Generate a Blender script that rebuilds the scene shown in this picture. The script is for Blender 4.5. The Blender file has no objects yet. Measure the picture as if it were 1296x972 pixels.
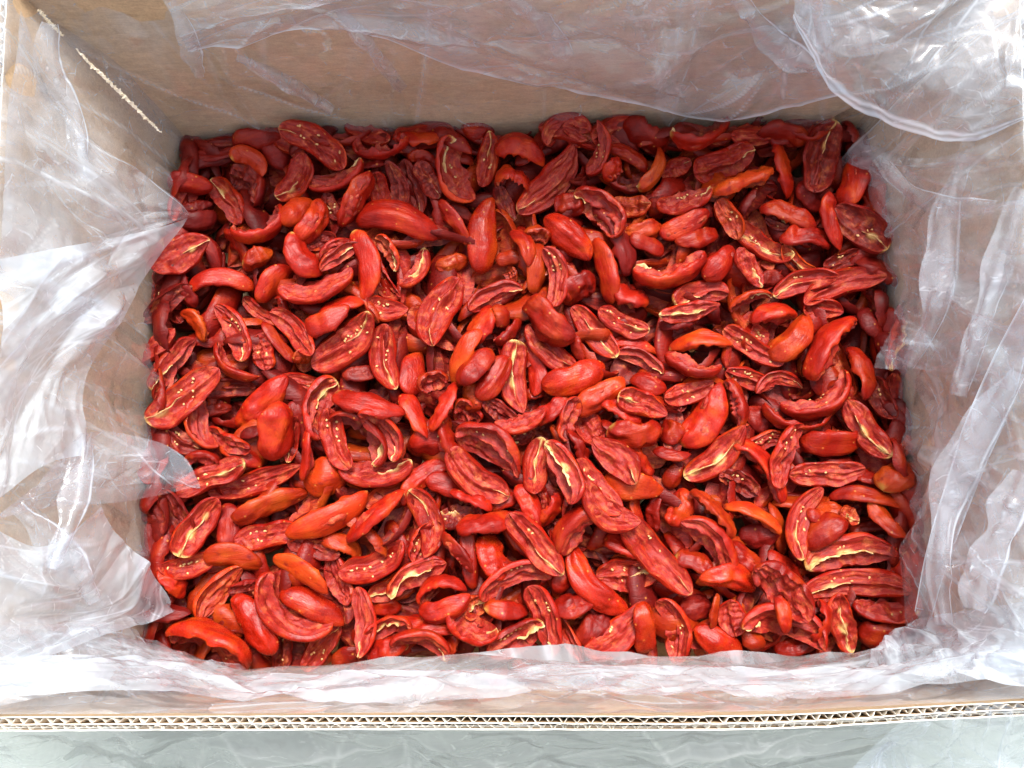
import bpy, math, random
import numpy as np
R = math.radians
random.seed(7); rng = np.random.default_rng(11)
scene = bpy.context.scene
COL = scene.collection

# ---------------------------------------------------------------- camera
F_PX, PW, PH, TILT, CZ = 1122.0, 1296.0, 972.0, R(8.0), 0.72
cam_d = bpy.data.cameras.new('camera'); cam = bpy.data.objects.new('camera', cam_d); COL.objects.link(cam)
cam.location = (0.0, 0.0, CZ); cam.rotation_euler = (TILT, 0, 0)
cam_d.sensor_fit = 'HORIZONTAL'; cam_d.sensor_width = 36.0; cam_d.lens = 36.0 * F_PX / PW
cam_d.clip_start = 0.01; cam_d.clip_end = 100
scene.camera = cam

# ---------------------------------------------------------------- daylight: open sky and a veiled, wide sun behind the box
SUN_EL, SUN_AZ = R(60), R(8)          # azimuth from the back of the box (+Y) towards +X
world = bpy.data.worlds.new('World'); scene.world = world; world.use_nodes = True
wn = world.node_tree.nodes; wl = world.node_tree.links
sky = wn.new('ShaderNodeTexSky'); sky.sky_type = 'NISHITA'; sky.sun_disc = False
sky.sun_elevation = SUN_EL; sky.sun_rotation = SUN_AZ; sky.air_density = 1.0; sky.dust_density = 4.0; sky.ozone_density = 1.0
hs = wn.new('ShaderNodeHueSaturation'); hs.inputs['Saturation'].default_value = .4; wl.new(sky.outputs[0], hs.inputs['Color'])
wl.new(hs.outputs[0], wn['Background'].inputs['Color']); wn['Background'].inputs['Strength'].default_value = 0.15
sl = bpy.data.lights.new('sun', 'SUN'); sl.energy = 2.0; sl.angle = R(16); sl.color = (1.0, 0.975, 0.94)
sun = bpy.data.objects.new('sun', sl); COL.objects.link(sun)
sun.rotation_euler = (math.pi/2 - SUN_EL, 0, math.pi - SUN_AZ)
vs = scene.view_settings; vs.view_transform = 'Standard'; vs.look = 'None'; vs.gamma = 1; vs.exposure = 1.35
vs.use_curve_mapping = False
scene.render.engine = 'CYCLES'
scene.cycles.transparent_max_bounces = 24

# ---------------------------------------------------------------- helpers
def at(px, py, z):
    """point of the scene seen at a pixel of the 1296 x 972 photograph, on the level z (metres above the mean tomato level)"""
    x = np.asarray(px, float) - PW/2; y = PH/2 - np.asarray(py, float)
    dx = x; dy = y*math.cos(TILT) + F_PX*math.sin(TILT); dz = y*math.sin(TILT) - F_PX*math.cos(TILT)
    k = (np.asarray(z, float) - CZ)/dz
    return np.stack(np.broadcast_arrays(dx*k, dy*k, z), -1).astype(float)

def mesh(name, V, Fc, mats, smooth=True, attrs=None, matidx=None, parent=None, kind=None):
    V = np.asarray(V, float); me = bpy.data.meshes.new(name)
    me.from_pydata(V.tolist(), [], Fc if isinstance(Fc, list) else Fc.tolist())
    for m in (mats if isinstance(mats, (list, tuple)) else [mats]): me.materials.append(m)
    if matidx is not None: me.polygons.foreach_set('material_index', np.asarray(matidx, np.int32))
    me.polygons.foreach_set('use_smooth', [smooth]*len(me.polygons))
    for k, a in (attrs or {}).items():
        at_ = me.attributes.new(k, 'FLOAT', 'POINT'); at_.data.foreach_set('value', np.asarray(a, np.float32))
    me.update()
    o = bpy.data.objects.new(name, me); COL.objects.link(o)
    if parent: o.parent = parent
    if kind: o['kind'] = kind
    return o

def empty(name, loc=(0,0,0), rz=0):
    o = bpy.data.objects.new(name, None); COL.objects.link(o); o.location = loc; o.rotation_euler = (0,0,rz)
    o.empty_display_size = 0.01
    return o

def tag(o, label, cat, group=None):
    o['label'] = label; o['category'] = cat
    if group: o['group'] = group

def gridfaces(n, m, off=0, wrap=False):
    """faces of an n x m vertex grid"""
    i = np.arange(n-1)[:,None]; j = np.arange(m if wrap else m-1)[None,:]; j2 = (j+1) % m
    a = i*m + j; b = i*m + j2; c = (i+1)*m + j2; d = (i+1)*m + j
    return (np.stack([a,b,c,d], -1).reshape(-1,4) + off)

def smooth(x, a, b):
    t = np.clip((x-a)/(b-a), 0, 1); return t*t*(3-2*t)

def resample(P, n):
    P = np.asarray(P, float)
    if len(P) > 2:                       # Catmull-Rom for soft curves
        Q = []; E = np.vstack([2*P[0]-P[1], P, 2*P[-1]-P[-2]])
        for i in range(1, len(E)-2):
            for t in np.linspace(0, 1, 16, endpoint=False):
                a, b, c, d = E[i-1], E[i], E[i+1], E[i+2]
                Q.append(.5*((2*b) + (c-a)*t + (2*a-5*b+4*c-d)*t*t + (3*b-a-3*c+d)*t**3))
        Q.append(P[-1]); P = np.array(Q)
    s = np.r_[0, np.cumsum(np.linalg.norm(np.diff(P, axis=0), axis=1))]; s /= s[-1]
    u = np.linspace(0, 1, n)
    return np.stack([np.interp(u, s, P[:,k]) for k in range(3)], -1)

# ---------------------------------------------------------------- materials
class NT:
    def __init__(s, name):
        s.m = bpy.data.materials.new(name); s.m.use_nodes = True; s.t = s.m.node_tree; s.n = s.t.nodes; s.l = s.t.links
        s.b = s.n['Principled BSDF']; s.out = s.n['Material Output']
    def node(s, ty, ins=None, **kw):
        x = s.n.new(ty)
        for k, v in kw.items(): setattr(x, k, v)
        for k, v in (ins or {}).items():
            if isinstance(v, bpy.types.NodeSocket): s.l.new(v, x.inputs[k])
            else: x.inputs[k].default_value = v
        return x
    def noise(s, scale, detail=4, vec=None, rough=.6, distortion=0.):
        i = {'Scale': scale, 'Detail': detail, 'Roughness': rough, 'Distortion': distortion}
        if vec is not None: i['Vector'] = vec
        return s.node('ShaderNodeTexNoise', i).outputs['Fac']
    def ramp(s, fac, stops):
        r = s.node('ShaderNodeValToRGB', {'Fac': fac}); e = r.color_ramp.elements
        while len(e) < len(stops): e.new(.5)
        for x, (p, c) in zip(e, stops): x.position = p; x.color = (*c, 1) if len(c) == 3 else c
        return r.outputs[0]
    def mix(s, f, a, b, bt='MIX'):
        x = s.node('ShaderNodeMix', data_type='RGBA', blend_type=bt)
        for k, v in ((0, f), (6, a), (7, b)):
            if isinstance(v, bpy.types.NodeSocket): s.l.new(v, x.inputs[k])
            else: x.inputs[k].default_value = v if k == 0 else ((*v, 1) if len(v) == 3 else v)
        return x.outputs[2]
    def math(s, op, a, b=0., c=0.):
        return s.node('ShaderNodeMath', {0: a, 1: b, 2: c}, operation=op).outputs[0]
    def attr(s, name): return s.node('ShaderNodeAttribute', attribute_name=name).outputs['Fac']
    def obj(s): return s.node('ShaderNodeTexCoord').outputs['Object']
    def bump(s, h, strength=.3, dist=.001):
        b = s.node('ShaderNodeBump', {'Height': h, 'Strength': strength, 'Distance': dist}); s.l.new(b.outputs[0], s.b.inputs['Normal']); return b.outputs[0]
    def set(s, **kw):
        for k, v in kw.items():
            k = k.replace('_', ' ')
            if isinstance(v, bpy.types.NodeSocket): s.l.new(v, s.b.inputs[k])
            else: s.b.inputs[k].default_value = (*v, 1) if isinstance(v, tuple) and len(v) == 3 and 'Radius' not in k else v

def smooth_node(t, x, a, b):
    return t.node('ShaderNodeMapRange', {0: x, 1: a, 2: b, 3: 0., 4: 1.}, interpolation_type='SMOOTHSTEP').outputs[0]

def tomato_skin(name, c1, c2, c3, rough):
    t = NT(name); v = t.obj()
    rnd = t.node('ShaderNodeObjectInfo').outputs['Random']
    vec = t.node('ShaderNodeVectorMath', {0: v, 1: t.attr('seed')}, operation='ADD').outputs[0]
    n = t.noise(34, 4, vec, distortion=.8); n2 = t.noise(700, 4, vec)
    lw = t.noise(420, 4, t.node('ShaderNodeMapping', {'Vector': vec, 'Scale': (.16, 1., 1.)}).outputs[0], distortion=.7)
    c = t.ramp(n, [(.3, c1), (.5, c2), (.72, c3)])
    c = t.mix(t.math('MULTIPLY', t.attr('pale'), .95), c, (.62, .42, .10))
    c = t.mix(.25, c, t.ramp(n2, [(.3, (.35,.02,.01)), (.7, (.8,.16,.05))]), 'SOFT_LIGHT')
    c = t.mix(smooth_node(t, t.noise(120, 3, vec), .55, .8), c, (.20,.006,.006))          # maroon blotches where the skin dried hardest
    c = t.mix(1., c, t.ramp(rnd, [(0., (.62,.60,.60)), (.5, (.85,.85,.85)), (1., (1.,1.,1.))]), 'MULTIPLY')
    # yellow flecks in the skin
    vo = t.node('ShaderNodeTexVoronoi', {'Vector': vec, 'Scale': 95.}).outputs['Distance']
    c = t.mix(t.math('MULTIPLY', t.math('LESS_THAN', vo, .09), .35), c, (.75,.3,.06))
    t.set(Base_Color=c, Roughness=t.math('MULTIPLY_ADD', n2, .25, rough-.1), Subsurface_Weight=.06, Subsurface_Scale=.004,
          Subsurface_Radius=(1., .25, .1), Specular_IOR_Level=.26)
    t.bump(t.math('MULTIPLY_ADD', lw, 1., t.math('MULTIPLY', n2, .35)), .5, .0014)
    return t.m
SKIN = {'r': tomato_skin('tomato_skin_red', (.18,.005,.002), (.32,.012,.003), (.46,.056,.006), .36),
        'g': tomato_skin('tomato_skin_glossy', (.22,.007,.002), (.36,.017,.004), (.49,.066,.007), .24),
        'o': tomato_skin('tomato_skin_orange', (.30,.013,.003), (.43,.040,.005), (.53,.10,.010), .34),
        'd': tomato_skin('tomato_skin_dark', (.09,.003,.002), (.18,.006,.003), (.31,.022,.005), .45)}

def tomato_flesh(name, c1, c2, c3):
    t = NT(name); v = t.obj()
    vec = t.node('ShaderNodeVectorMath', {0: v, 1: t.attr('seed')}, operation='ADD').outputs[0]
    st = t.node('ShaderNodeMapping', {'Vector': vec, 'Scale': (.3, 1., 1.)}).outputs[0]
    n = t.noise(330, 5, st, distortion=.6); n2 = t.noise(110, 4, vec); n3 = t.noise(1300, 2, vec)
    c = t.ramp(n, [(.28, c1), (.5, c2), (.66, c3), (.80, (.55,.17,.07))])
    c = t.mix(t.math('MULTIPLY', smooth_node(t, n2, .52, .75), .5), c, (.60,.16,.05))
    c = t.mix(.5, c, t.ramp(n3, [(.3, (.2,.15,.15)), (.7, (.8,.8,.8))]), 'OVERLAY')
    c = t.mix(smooth_node(t, t.attr('pale'), .15, .8), c, t.ramp(n, [(.3, (.46,.15,.03)), (.55, (.60,.40,.14)), (.8, (.68,.54,.28))]))
    t.set(Base_Color=c, Roughness=t.math('MULTIPLY_ADD', n3, .3, .36), Subsurface_Weight=.06, Subsurface_Scale=.004,
          Subsurface_Radius=(1., .3, .15), Specular_IOR_Level=.3)
    t.bump(t.math('MULTIPLY_ADD', n, 1., t.math('MULTIPLY', n3, .5)), .5, .0014)
    return t.m
FLESH = {'r': tomato_flesh('tomato_flesh_red', (.17,.006,.004), (.265,.012,.007), (.37,.045,.015)),
         'o': tomato_flesh('tomato_flesh_orange', (.18,.007,.003), (.31,.024,.006), (.43,.07,.014)),
         'd': tomato_flesh('tomato_flesh_dark', (.08,.003,.002), (.155,.007,.004), (.25,.022,.009))}
FLESH['g'] = FLESH['r']

def simple(name, c1, c2, scale, rough=.5, bump=.2, sss=0., dist=.0006):
    t = NT(name); v = t.obj(); n = t.noise(scale, 4, v)
    t.set(Base_Color=t.ramp(n, [(.35, c1), (.68, c2)]), Roughness=rough, Subsurface_Weight=sss, Subsurface_Scale=.002)
    t.bump(n, bump, dist); return t.m
M_CORE = simple('tomato_core_pale', (.50,.22,.06), (.66,.47,.23), 260, .45, .5, .1)
M_SEED = simple('tomato_seed', (.46,.22,.07), (.66,.40,.17), 400, .35, .2, .1)
M_STEM = simple('stem_scar_green', (.30,.32,.09), (.60,.55,.26), 300, .55, .4)

def kraft(name, c1, c2, c3, lines=0.0):
    t = NT(name); v = t.obj()
    n = t.noise(14, 5, v); n2 = t.noise(700, 4, v)
    fib = t.noise(260, 5, t.node('ShaderNodeMapping', {'Vector': v, 'Scale': (.25, 1., 1.)}).outputs[0], distortion=1.)
    c = t.ramp(n, [(.3, c1), (.5, c2), (.7, c3)])
    c = t.mix(.35, c, t.ramp(fib, [(.3, (.25,)*3), (.7, (.75,)*3)]), 'OVERLAY')
    c = t.mix(.3, c, t.ramp(n2, [(.3, (.3,)*3), (.7, (.7,)*3)]), 'OVERLAY')
    t.set(Base_Color=c, Roughness=.85, Specular_IOR_Level=.2)
    xyz = t.node('ShaderNodeSeparateXYZ', {0: v}).outputs
    wash = t.math('SINE', t.math('MULTIPLY', t.math('ADD', xyz[0], xyz[1]), 6.283/.0078))      # faint washboard over the flutes
    t.bump(t.math('ADD', t.math('ADD', t.math('MULTIPLY', fib, .6), t.math('MULTIPLY', n2, .4)), t.math('MULTIPLY', wash, .16)), .4, .0007)
    return t.m
M_KRAFT = kraft('kraft_liner', (.43,.30,.17), (.475,.33,.195), (.52,.365,.22))
M_FLUTE = kraft('kraft_fluting', (.74,.70,.60), (.80,.76,.67), (.84,.80,.72))
M_TORN = kraft('torn_kraft_paper', (.70,.60,.44), (.78,.69,.53), (.84,.76,.62))

def film(name, op_lo, op_hi, col, rough, crease=.35):
    """thin milky polythene: part clear, part scattering, glossy on top"""
    t = NT(name); v = t.obj(); t.n.remove(t.b)
    n = t.noise(16, 5, v, distortion=.5); n2 = t.noise(120, 4, v); n3 = t.noise(45, 3, v, distortion=1.2)
    st = t.noise(90, 4, t.node('ShaderNodeMapping', {'Vector': v, 'Rotation': (0,.5,.8), 'Scale': (.12, 1., 1.)}).outputs[0])
    op = t.node('ShaderNodeMapRange', {0: n, 1: .3, 2: .72, 3: op_lo, 4: op_hi}).outputs[0]
    op = t.math('ADD', op, t.math('MULTIPLY', t.attr('crease'), crease))
    op = t.math('ADD', op, t.math('MULTIPLY', smooth_node(t, st, .6, .75), .12))
    op = t.math('ADD', op, t.math('MULTIPLY', t.math('SUBTRACT', n2, .5), .05))
    op = t.node('ShaderNodeClamp', {0: op, 1: 0.03, 2: .92}).outputs[0]
    h = t.math('ADD', t.math('MULTIPLY', n3, .5), t.math('MULTIPLY', n2, .2))
    bp = t.node('ShaderNodeBump', {'Height': h, 'Strength': .25, 'Distance': .002}).outputs[0]
    # crumpling: small flat facets, each tilted its own way, of two sizes and drawn out along the folds
    wv = t.node('ShaderNodeVectorMath', {0: v, 1: t.node('ShaderNodeVectorMath', {0: t.node('ShaderNodeTexNoise', {'Vector': v, 'Scale': 22.}).outputs['Color'], 'Scale': .035}, operation='SCALE').outputs[0]}, operation='ADD').outputs[0]
    for sc_, k_, rot_ in ((26., .30, (.3,.9,.5)), (70., .16, (1.1,.2,1.9))):
        vc = t.node('ShaderNodeTexVoronoi', {'Vector': t.node('ShaderNodeMapping', {'Vector': wv, 'Rotation': rot_, 'Scale': (.45, 1., 1.3)}).outputs[0], 'Scale': sc_}).outputs['Color']
        off = t.node('ShaderNodeVectorMath', {0: t.node('ShaderNodeVectorMath', {0: vc, 1: (.5,.5,.5)}, operation='SUBTRACT').outputs[0], 'Scale': k_}, operation='SCALE').outputs[0]
        bp = t.node('ShaderNodeVectorMath', {0: bp, 1: off}, operation='ADD').outputs[0]
    bp = t.node('ShaderNodeVectorMath', {0: bp}, operation='NORMALIZE').outputs[0]
    ce = t.node('ShaderNodeTexVoronoi', {'Vector': t.node('ShaderNodeMapping', {'Vector': wv, 'Rotation': (.3,.9,.5), 'Scale': (.45, 1., 1.3)}).outputs[0], 'Scale': 26.}, feature='DISTANCE_TO_EDGE').outputs['Distance']
    ln = t.math('MULTIPLY', smooth_node(t, ce, .02, .0), smooth_node(t, n2, .48, .62))
    op = t.node('ShaderNodeClamp', {0: t.math('MULTIPLY_ADD', ln, .28, op), 1: .03, 2: .92}).outputs[0]
    tr = t.node('ShaderNodeBsdfTransparent', {'Color': (.97,.975,.98,1)}).outputs[0]
    df = t.node('ShaderNodeBsdfDiffuse', {'Color': (*col, 1), 'Normal': bp}).outputs[0]
    tl = t.node('ShaderNodeBsdfTranslucent', {'Color': (*col, 1), 'Normal': bp}).outputs[0]
    sc = t.node('ShaderNodeMixShader', {0: .45, 1: df, 2: tl}).outputs[0]
    body = t.node('ShaderNodeMixShader', {0: op, 1: tr, 2: sc}).outputs[0]
    gl = t.node('ShaderNodeBsdfGlossy', {'Color': (1,1,1,1), 'Roughness': rough, 'Normal': bp}).outputs[0]
    dot = t.node('ShaderNodeVectorMath', {0: t.node('ShaderNodeNewGeometry').outputs['Incoming'], 1: bp}, operation='DOT_PRODUCT').outputs['Value']
    sch = t.math('POWER', t.math('SUBTRACT', 1., t.math('MINIMUM', t.math('ABSOLUTE', dot), 1.)), 5.)
    fr = t.math('MINIMUM', t.math('MULTIPLY_ADD', sch, .8, .055), .6)      # both faces of the film reflect
    al = t.node('ShaderNodeMixShader', {0: fr, 1: body, 2: gl}).outputs[0]
    t.l.new(al, t.out.inputs['Surface'])
    return t.m
M_FILM = film('clear_polythene', .05, .17, (.75,.83,.90), .10, .7)
M_FILM2 = film('milky_polythene', .12, .36, (.76,.84,.92), .10, .8)
M_FILM4 = film('folded_glare_polythene', .2, .5, (.78,.87,.95), .10, .6)     # layered film, made milkier so blown-out glare is painted into it
M_FILM3 = film('outer_polythene', .3, .5, (.82,.86,.83), .12, .7)
# ---------------------------------------------------------------- ground: a brushed metal table the carton stands on
RIM = 0.17; BOT = -0.07; TH = 0.0082
def ground():
    t = NT('steel_table'); v = t.obj()
    st = t.noise(60, 5, t.node('ShaderNodeMapping', {'Vector': v, 'Scale': (.05, 1., 1.)}).outputs[0])
    c = t.mix(st, (.22,.25,.22), (.36,.40,.36)); c = t.mix(t.noise(5, 4, v), c, (.30,.34,.31))
    t.set(Base_Color=c, Roughness=.45, Metallic=.35); t.bump(st, .15, .0005)
    n = 3
    V = [(x, y, BOT-.012) for x in (-4, 4) for y in (-4, 4)]
    o = mesh('table_surface', V, [(0,2,3,1)], t.m, False); o['kind'] = 'structure'
ground()

# ---------------------------------------------------------------- the carton: four double-wall corrugated panels, flutes open at the rim
# rim polylines and tomato-level polylines, back-left corner first, clockwise
RIMP = {'back': [(10,-22),(400,-26),(850,-36),(1288,-46)], 'right': [(1288,-46),(1300,300),(1312,600),(1318,886)],
        'front': [(1318,886),(1180,893),(940,905),(500,905),(-30,907)], 'left': [(-30,907),(-16,600),(-6,300),(10,-22)]}
LOWP = {'back': [(222,170),(480,160),(800,152),(1096,154)], 'right': [(1096,154),(1140,400),(1162,600),(1176,866)],
        'front': [(1176,866),(1060,870),(880,872),(500,874),(168,880)], 'left': [(168,880),(178,650),(188,400),(222,170)]}
box = empty('cardboard_box', (0,0,BOT-.010)); tag(box, 'open double-wall brown cardboard box lined with clear plastic, holding the tomatoes', 'box')
WALL = {}
def rel(V): return np.asarray(V) - np.array([0,0,BOT-.010])
def unit(v): return v/np.maximum(np.linalg.norm(v, axis=-1, keepdims=True), 1e-9)
for side in ('back','right','front','left'):
    n = 60
    top = resample(at(*np.array(RIMP[side]).T, RIM), n); low = resample(at(*np.array(LOWP[side]).T, 0.0), n)
    bot = low + (low-top)/RIM*(-BOT)
    tang = unit(np.gradient(top, axis=0)); outn = np.stack([-tang[:,1], tang[:,0], 0*tang[:,0]], -1)   # outward (clockwise loop)
    WALL[side] = (top, low, bot, outn)
    m = 24; f = np.linspace(0, 1, m)[:,None,None]
    bow = (np.sin(np.pi*np.linspace(0,1,m))[:,None,None])*0.002*(np.sin(np.linspace(0,9,n))*np.sin(np.pi*np.linspace(0,1,n)))[None,:,None]*outn[None]
    inner = bot[None]*(1-f) + top[None]*f + bow
    pan = mesh('wall', rel(inner.reshape(-1,3)), gridfaces(m, n), M_KRAFT, parent=box)
    # solid sheets: liner = slab of 0.6 mm
    def slab(name, d0, d1, z0=None):
        g0 = inner + outn[None]*d0; g1 = inner + outn[None]*d1
        if z0 is not None: g0 = g0[z0:]; g1 = g1[z0:]
        mm = g0.shape[0]
        jit = 0.0004*np.sin(np.arange(n)*2.3+d0*4000)+0.0003*rng.standard_normal(n)
        g0 = g0.copy(); g1 = g1.copy(); g0[-1,:,2] += jit; g1[-1,:,2] += jit
        V = np.vstack([g0.reshape(-1,3), g1.reshape(-1,3)]); k = mm*n
        a = np.arange(n-1)+(mm-1)*n
        F = np.vstack([gridfaces(mm,n), gridfaces(mm,n,k)[:,::-1], np.stack([a, a+1, a+1+k, a+k], -1)])
        return mesh(name, rel(V), F, [M_KRAFT, M_FLUTE], False, matidx=[0]*(2*(mm-1)*(n-1))+[1]*(n-1), parent=pan)
    slab('inner_liner', .0001, .0008); slab('middle_liner', .0042, .0049, 12); slab('outer_liner', .0076, .0084)
    # two fluted sheets seen end-on at the rim
    for a, b, pitch in ((.0008, .0042, .0078), (.0049, .0076, .0070)):
        L = np.linalg.norm(np.diff(top, axis=0), axis=1).sum(); k = int(L/pitch)*8+1
        P = resample(top, k); O = unit(np.stack([np.interp(np.linspace(0,1,k), np.linspace(0,1,n), outn[:,q]) for q in range(3)], -1))
        s = np.arange(k)/8*2*np.pi + .8*np.sin(np.arange(k)/61.) + .45*np.sin(np.arange(k)/13.+pitch*900)
        w = np.clip(1.25*np.sin(s), -1, 1)*(.5-.09*np.clip(np.sin(np.arange(k)/29.)+np.sin(np.arange(k)/17.3), 0, 2))+.5
        down = unit(np.stack([np.interp(np.linspace(0,1,k), np.linspace(0,1,n), (bot-top)[:,q]) for q in range(3)], -1))
        rows = []
        for dz in (0, .006, .02, .04):
            for th in (0, .00055):
                off = (a + (b-a)*w)[:,None]*O + unit(np.gradient(P, axis=0))*(th*np.cos(s)[:,None]) + O*th*.5
                q = P + off + down*dz
                if dz == 0: q[:,2] += .0007*np.sin(np.arange(k)*.37)+ .0004*rng.standard_normal(k) - .0004
                rows.append(q)
        F = [gridfaces(2, k)]                             # top edge
        V = np.vstack(rows)
        for r in range(3):
            for t_ in range(2):
                i = np.arange(k-1)+(2*r+t_)*k
                F.append(np.stack([i, i+1, i+1+2*k, i+2*k], -1))
        mesh('fluting', rel(V), np.vstack(F), M_FLUTE, False, parent=pan)
    # drooping outer flap stub is hidden by the film
b0 = np.vstack([WALL[s][2][:-1:4] + WALL[s][3][:-1:4]*.004 for s in ('back','right','front','left')]); b0[:,2] += .001
mesh('bottom', rel(b0), [list(range(len(b0)))[::-1]], M_KRAFT, False, parent=box)

# torn strips of pale paper along the two back corner creases
def torn(p0, p1, z0, z1, wid, off):
    A = at(*p0, z0)[None][0]; B = at(*p1, z1)[None][0]; k = 90
    f = np.linspace(0,1,k); P = A + (B-A)*f[:,None]
    side = np.cross(unit(B-A), unit(np.array([0,0,CZ])-(A+B)/2)); nrm = unit(np.array([0,0,CZ])-(A+B)/2)
    w = wid*(np.clip(np.sin(np.pi*f)*2.2,0,1)**.5)*(.15+.85*np.repeat(rng.random(k//3), 3)*rng.random(k)**.3)
    w2 = wid*(np.clip(np.sin(np.pi*f)*2.2,0,1)**.5)*(.35+.65*rng.random(k))
    rows = [P-side*w[:,None]+nrm*off, P+side*(.0012*rng.standard_normal(k))[:,None]+nrm*(off+.0006+.0003*rng.random(k)[:,None]), P+side*w2[:,None]+nrm*off, P+nrm*(off-.001)]
    V = np.stack(rows, 1).reshape(-1,3)
    mesh('torn_edge', rel(V), gridfaces(k, 4, wrap=True), M_TORN, False, parent=box)
torn((96,62),(204,168), .132, .058, .0019, .006)
torn((48,12),(80,46), .164, .143, .0017, .006)
torn((1232,34),(1142,131), .132, .058, .0016, .006)
# ---------------------------------------------------------------- the clear plastic liner bag
bag = empty('plastic_liner', (0,0,BOT)); tag(bag, 'thin clear crinkled plastic bag lining the cardboard box and folded over its rim', 'plastic bag')
def brel(V): return np.asarray(V) - np.array([0,0,BOT])
def creases(U, Vv, k, amp, wid, seed, aspect=1., dirbias=None, length=(.15,.5)):
    """tent-shaped folds with sharp ridges: height and whitening"""
    r = np.random.default_rng(seed); H = np.zeros_like(U); C = np.zeros_like(U)
    for _ in range(k):
        cx, cy = r.random()*aspect, r.random(); a = r.random()*np.pi if dirbias is None else dirbias + r.normal()*.45
        L = r.uniform(*length); w = wid*r.uniform(.4,1.6); s = amp*r.uniform(.3,1.)*r.choice([-1,1]) * (w/wid)
        dx, dy = U*aspect-cx, Vv-cy; al = dx*np.cos(a)+dy*np.sin(a); d = -dx*np.sin(a)+dy*np.cos(a) + .25*al*al*r.normal()
        wl = w*np.clip(1-(al/L)**2, 0, 1)**.5+1e-6
        h = np.clip(1-np.abs(d)/wl, 0, 1)*(np.abs(al)<L)*np.clip(1-(al/L)**2,0,1)
        skew = np.where(d>0, 1., .55)
        H += s*np.clip(h*skew+h*(1-skew), 0, 1); C = np.maximum(C, np.exp(-(d/(.05*wid+.002))**2)*np.clip(1-(al/L)**2,0,1)*r.uniform(.1,.8))
    return H, C
def sheet(name, rows, n, m, mat, k=40, amp=.004, wid=.08, seed=1, aspect=3., dirbias=None, edge=None, parent=None, hemline=None, length=(.15,.5), lim=None, off=0.):
    """a film surface lofted through polylines of 3-D points (rows), crumpled along its normal"""
    Rr = np.stack([resample(r_, n) for r_ in rows]); mm = len(rows)
    cols = [resample(Rr[:,j], m) if mm > 2 else np.linspace(0,1,m)[:,None]*(Rr[1,j]-Rr[0,j])+Rr[0,j] for j in range(n)]
    G = np.stack(cols, 1)                                  # m x n x 3
    du = np.gradient(G, axis=1); dv = np.gradient(G, axis=0); N = unit(np.cross(du, dv))
    ref = np.array([0,0,CZ]) - G; N = N*np.sign((N*ref).sum(-1, keepdims=True)+1e-9)
    u, v = np.meshgrid(np.linspace(0,1,n), np.linspace(0,1,m))
    H, C = creases(u, v, k, amp, wid, seed, aspect, dirbias, length)
    H2, C2 = creases(u, v, int(k*2.5), amp*.28, wid*.35, seed+50, aspect, None, (.05,.3))
    if edge is not None: H = H*edge(u, v); H2 = H2*edge(u, v)
    D_ = H+H2
    if lim: D_ = np.maximum(D_, -lim)
    G = G + N*(D_+off)[...,None]
    C = np.clip(np.maximum(C*.8, C2*.4), 0, 1)
    if hemline:
        for w_ in hemline: C = np.maximum(C, np.exp(-((v-w_)/.02)**2)*.9)
    return mesh(name, brel(G.reshape(-1,3)), gridfaces(m, n), mat, True, {'crease': C.ravel()}, parent=parent or bag)
def P3(*pts): return np.array([at(*p) for p in pts])
inw = {s: -WALL[s][3] for s in WALL}
def wall_film(side, seed, dt, dm, db, over=.03, drop=.06, k=46, amp=.006, dirbias=None, length=(.2,.7), mat=None):
    top, low, bot, on = WALL[side]; mid = (top+low)/2
    g = lambda P, d, z=0: P - on*d + np.array([0,0,z])
    rows = [g(low, db, -.045), g(low, db, -.004), g(mid*.5+low*.5, (dm+db)/2), g(mid, dm), g(top, dt, -.02), g(top, .001, .0035), g(top, -TH-.003, .0045), g(top, -TH-over, -drop*.5), g(top, -TH-over*1.6, -drop), g(top, -TH-over*2.2, -drop*2.6)]
    top_keep = lambda u, v: 1-.93*np.exp(-((v-.60)/.07)**2)
    return sheet('film_panel', rows, 230, 130, mat or M_FILM, k, amp, .10, seed, 3., dirbias, edge=top_keep, length=length, lim=.0035)
wall_film('back', 3, .005, .009, .005)
wall_film('right', 5, .007, .014, .006, amp=.008, dirbias=1.2, mat=M_FILM2)
wall_film('left', 8, .007, .016, .006, amp=.009, dirbias=1.9, mat=M_FILM2)
# front panel: bellies inwards over the first row of tomatoes, then over the rim
top, low, bot, on = WALL['front']
ex = [-60, 30, 120, 205, 295, 345, 470, 600, 700, 860, 1000, 1100, 1200, 1330]
ey = [812, 808, 802, 818, 846, 846, 838, 827, 827, 832, 832, 824, 800, 775]
ez = [.15, .12, .08, .045, .038, .036, .034, .034, .034, .034, .034, .036, .06, .12]
xs = np.array(ex); er = at(xs, ey, ez)
row_in = at(xs, np.array(ey)+16, np.array(ez)-.02); row_deep = at(xs, np.array(ey)+34, np.array(ez)*.4-.03)
ry = np.interp(xs, [-60, 0, 500, 940, 1180, 1330], [907, 907, 905, 905, 893, 885])
rim_in = at(xs, ry-3, RIM+.004); rim_mid = at(xs, ry*.45+np.array(ey)*.55, np.array(ez)*.5+RIM*.5-.02)
rim_low = at(xs, ry*.15+np.array(ey)*.85, np.array(ez)+.022)
sheet('film_panel', [row_deep, row_in, er, rim_low, rim_mid, rim_in], 260, 110, M_FILM2, 60, .0045, .10, 21, 5., 0.1, edge=lambda u, v: (1-.93*np.exp(-((v-1)/.1)**2))*(1-.8*np.exp(-((v-.42)/.12)**2)), length=(.3,1.2))
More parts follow.
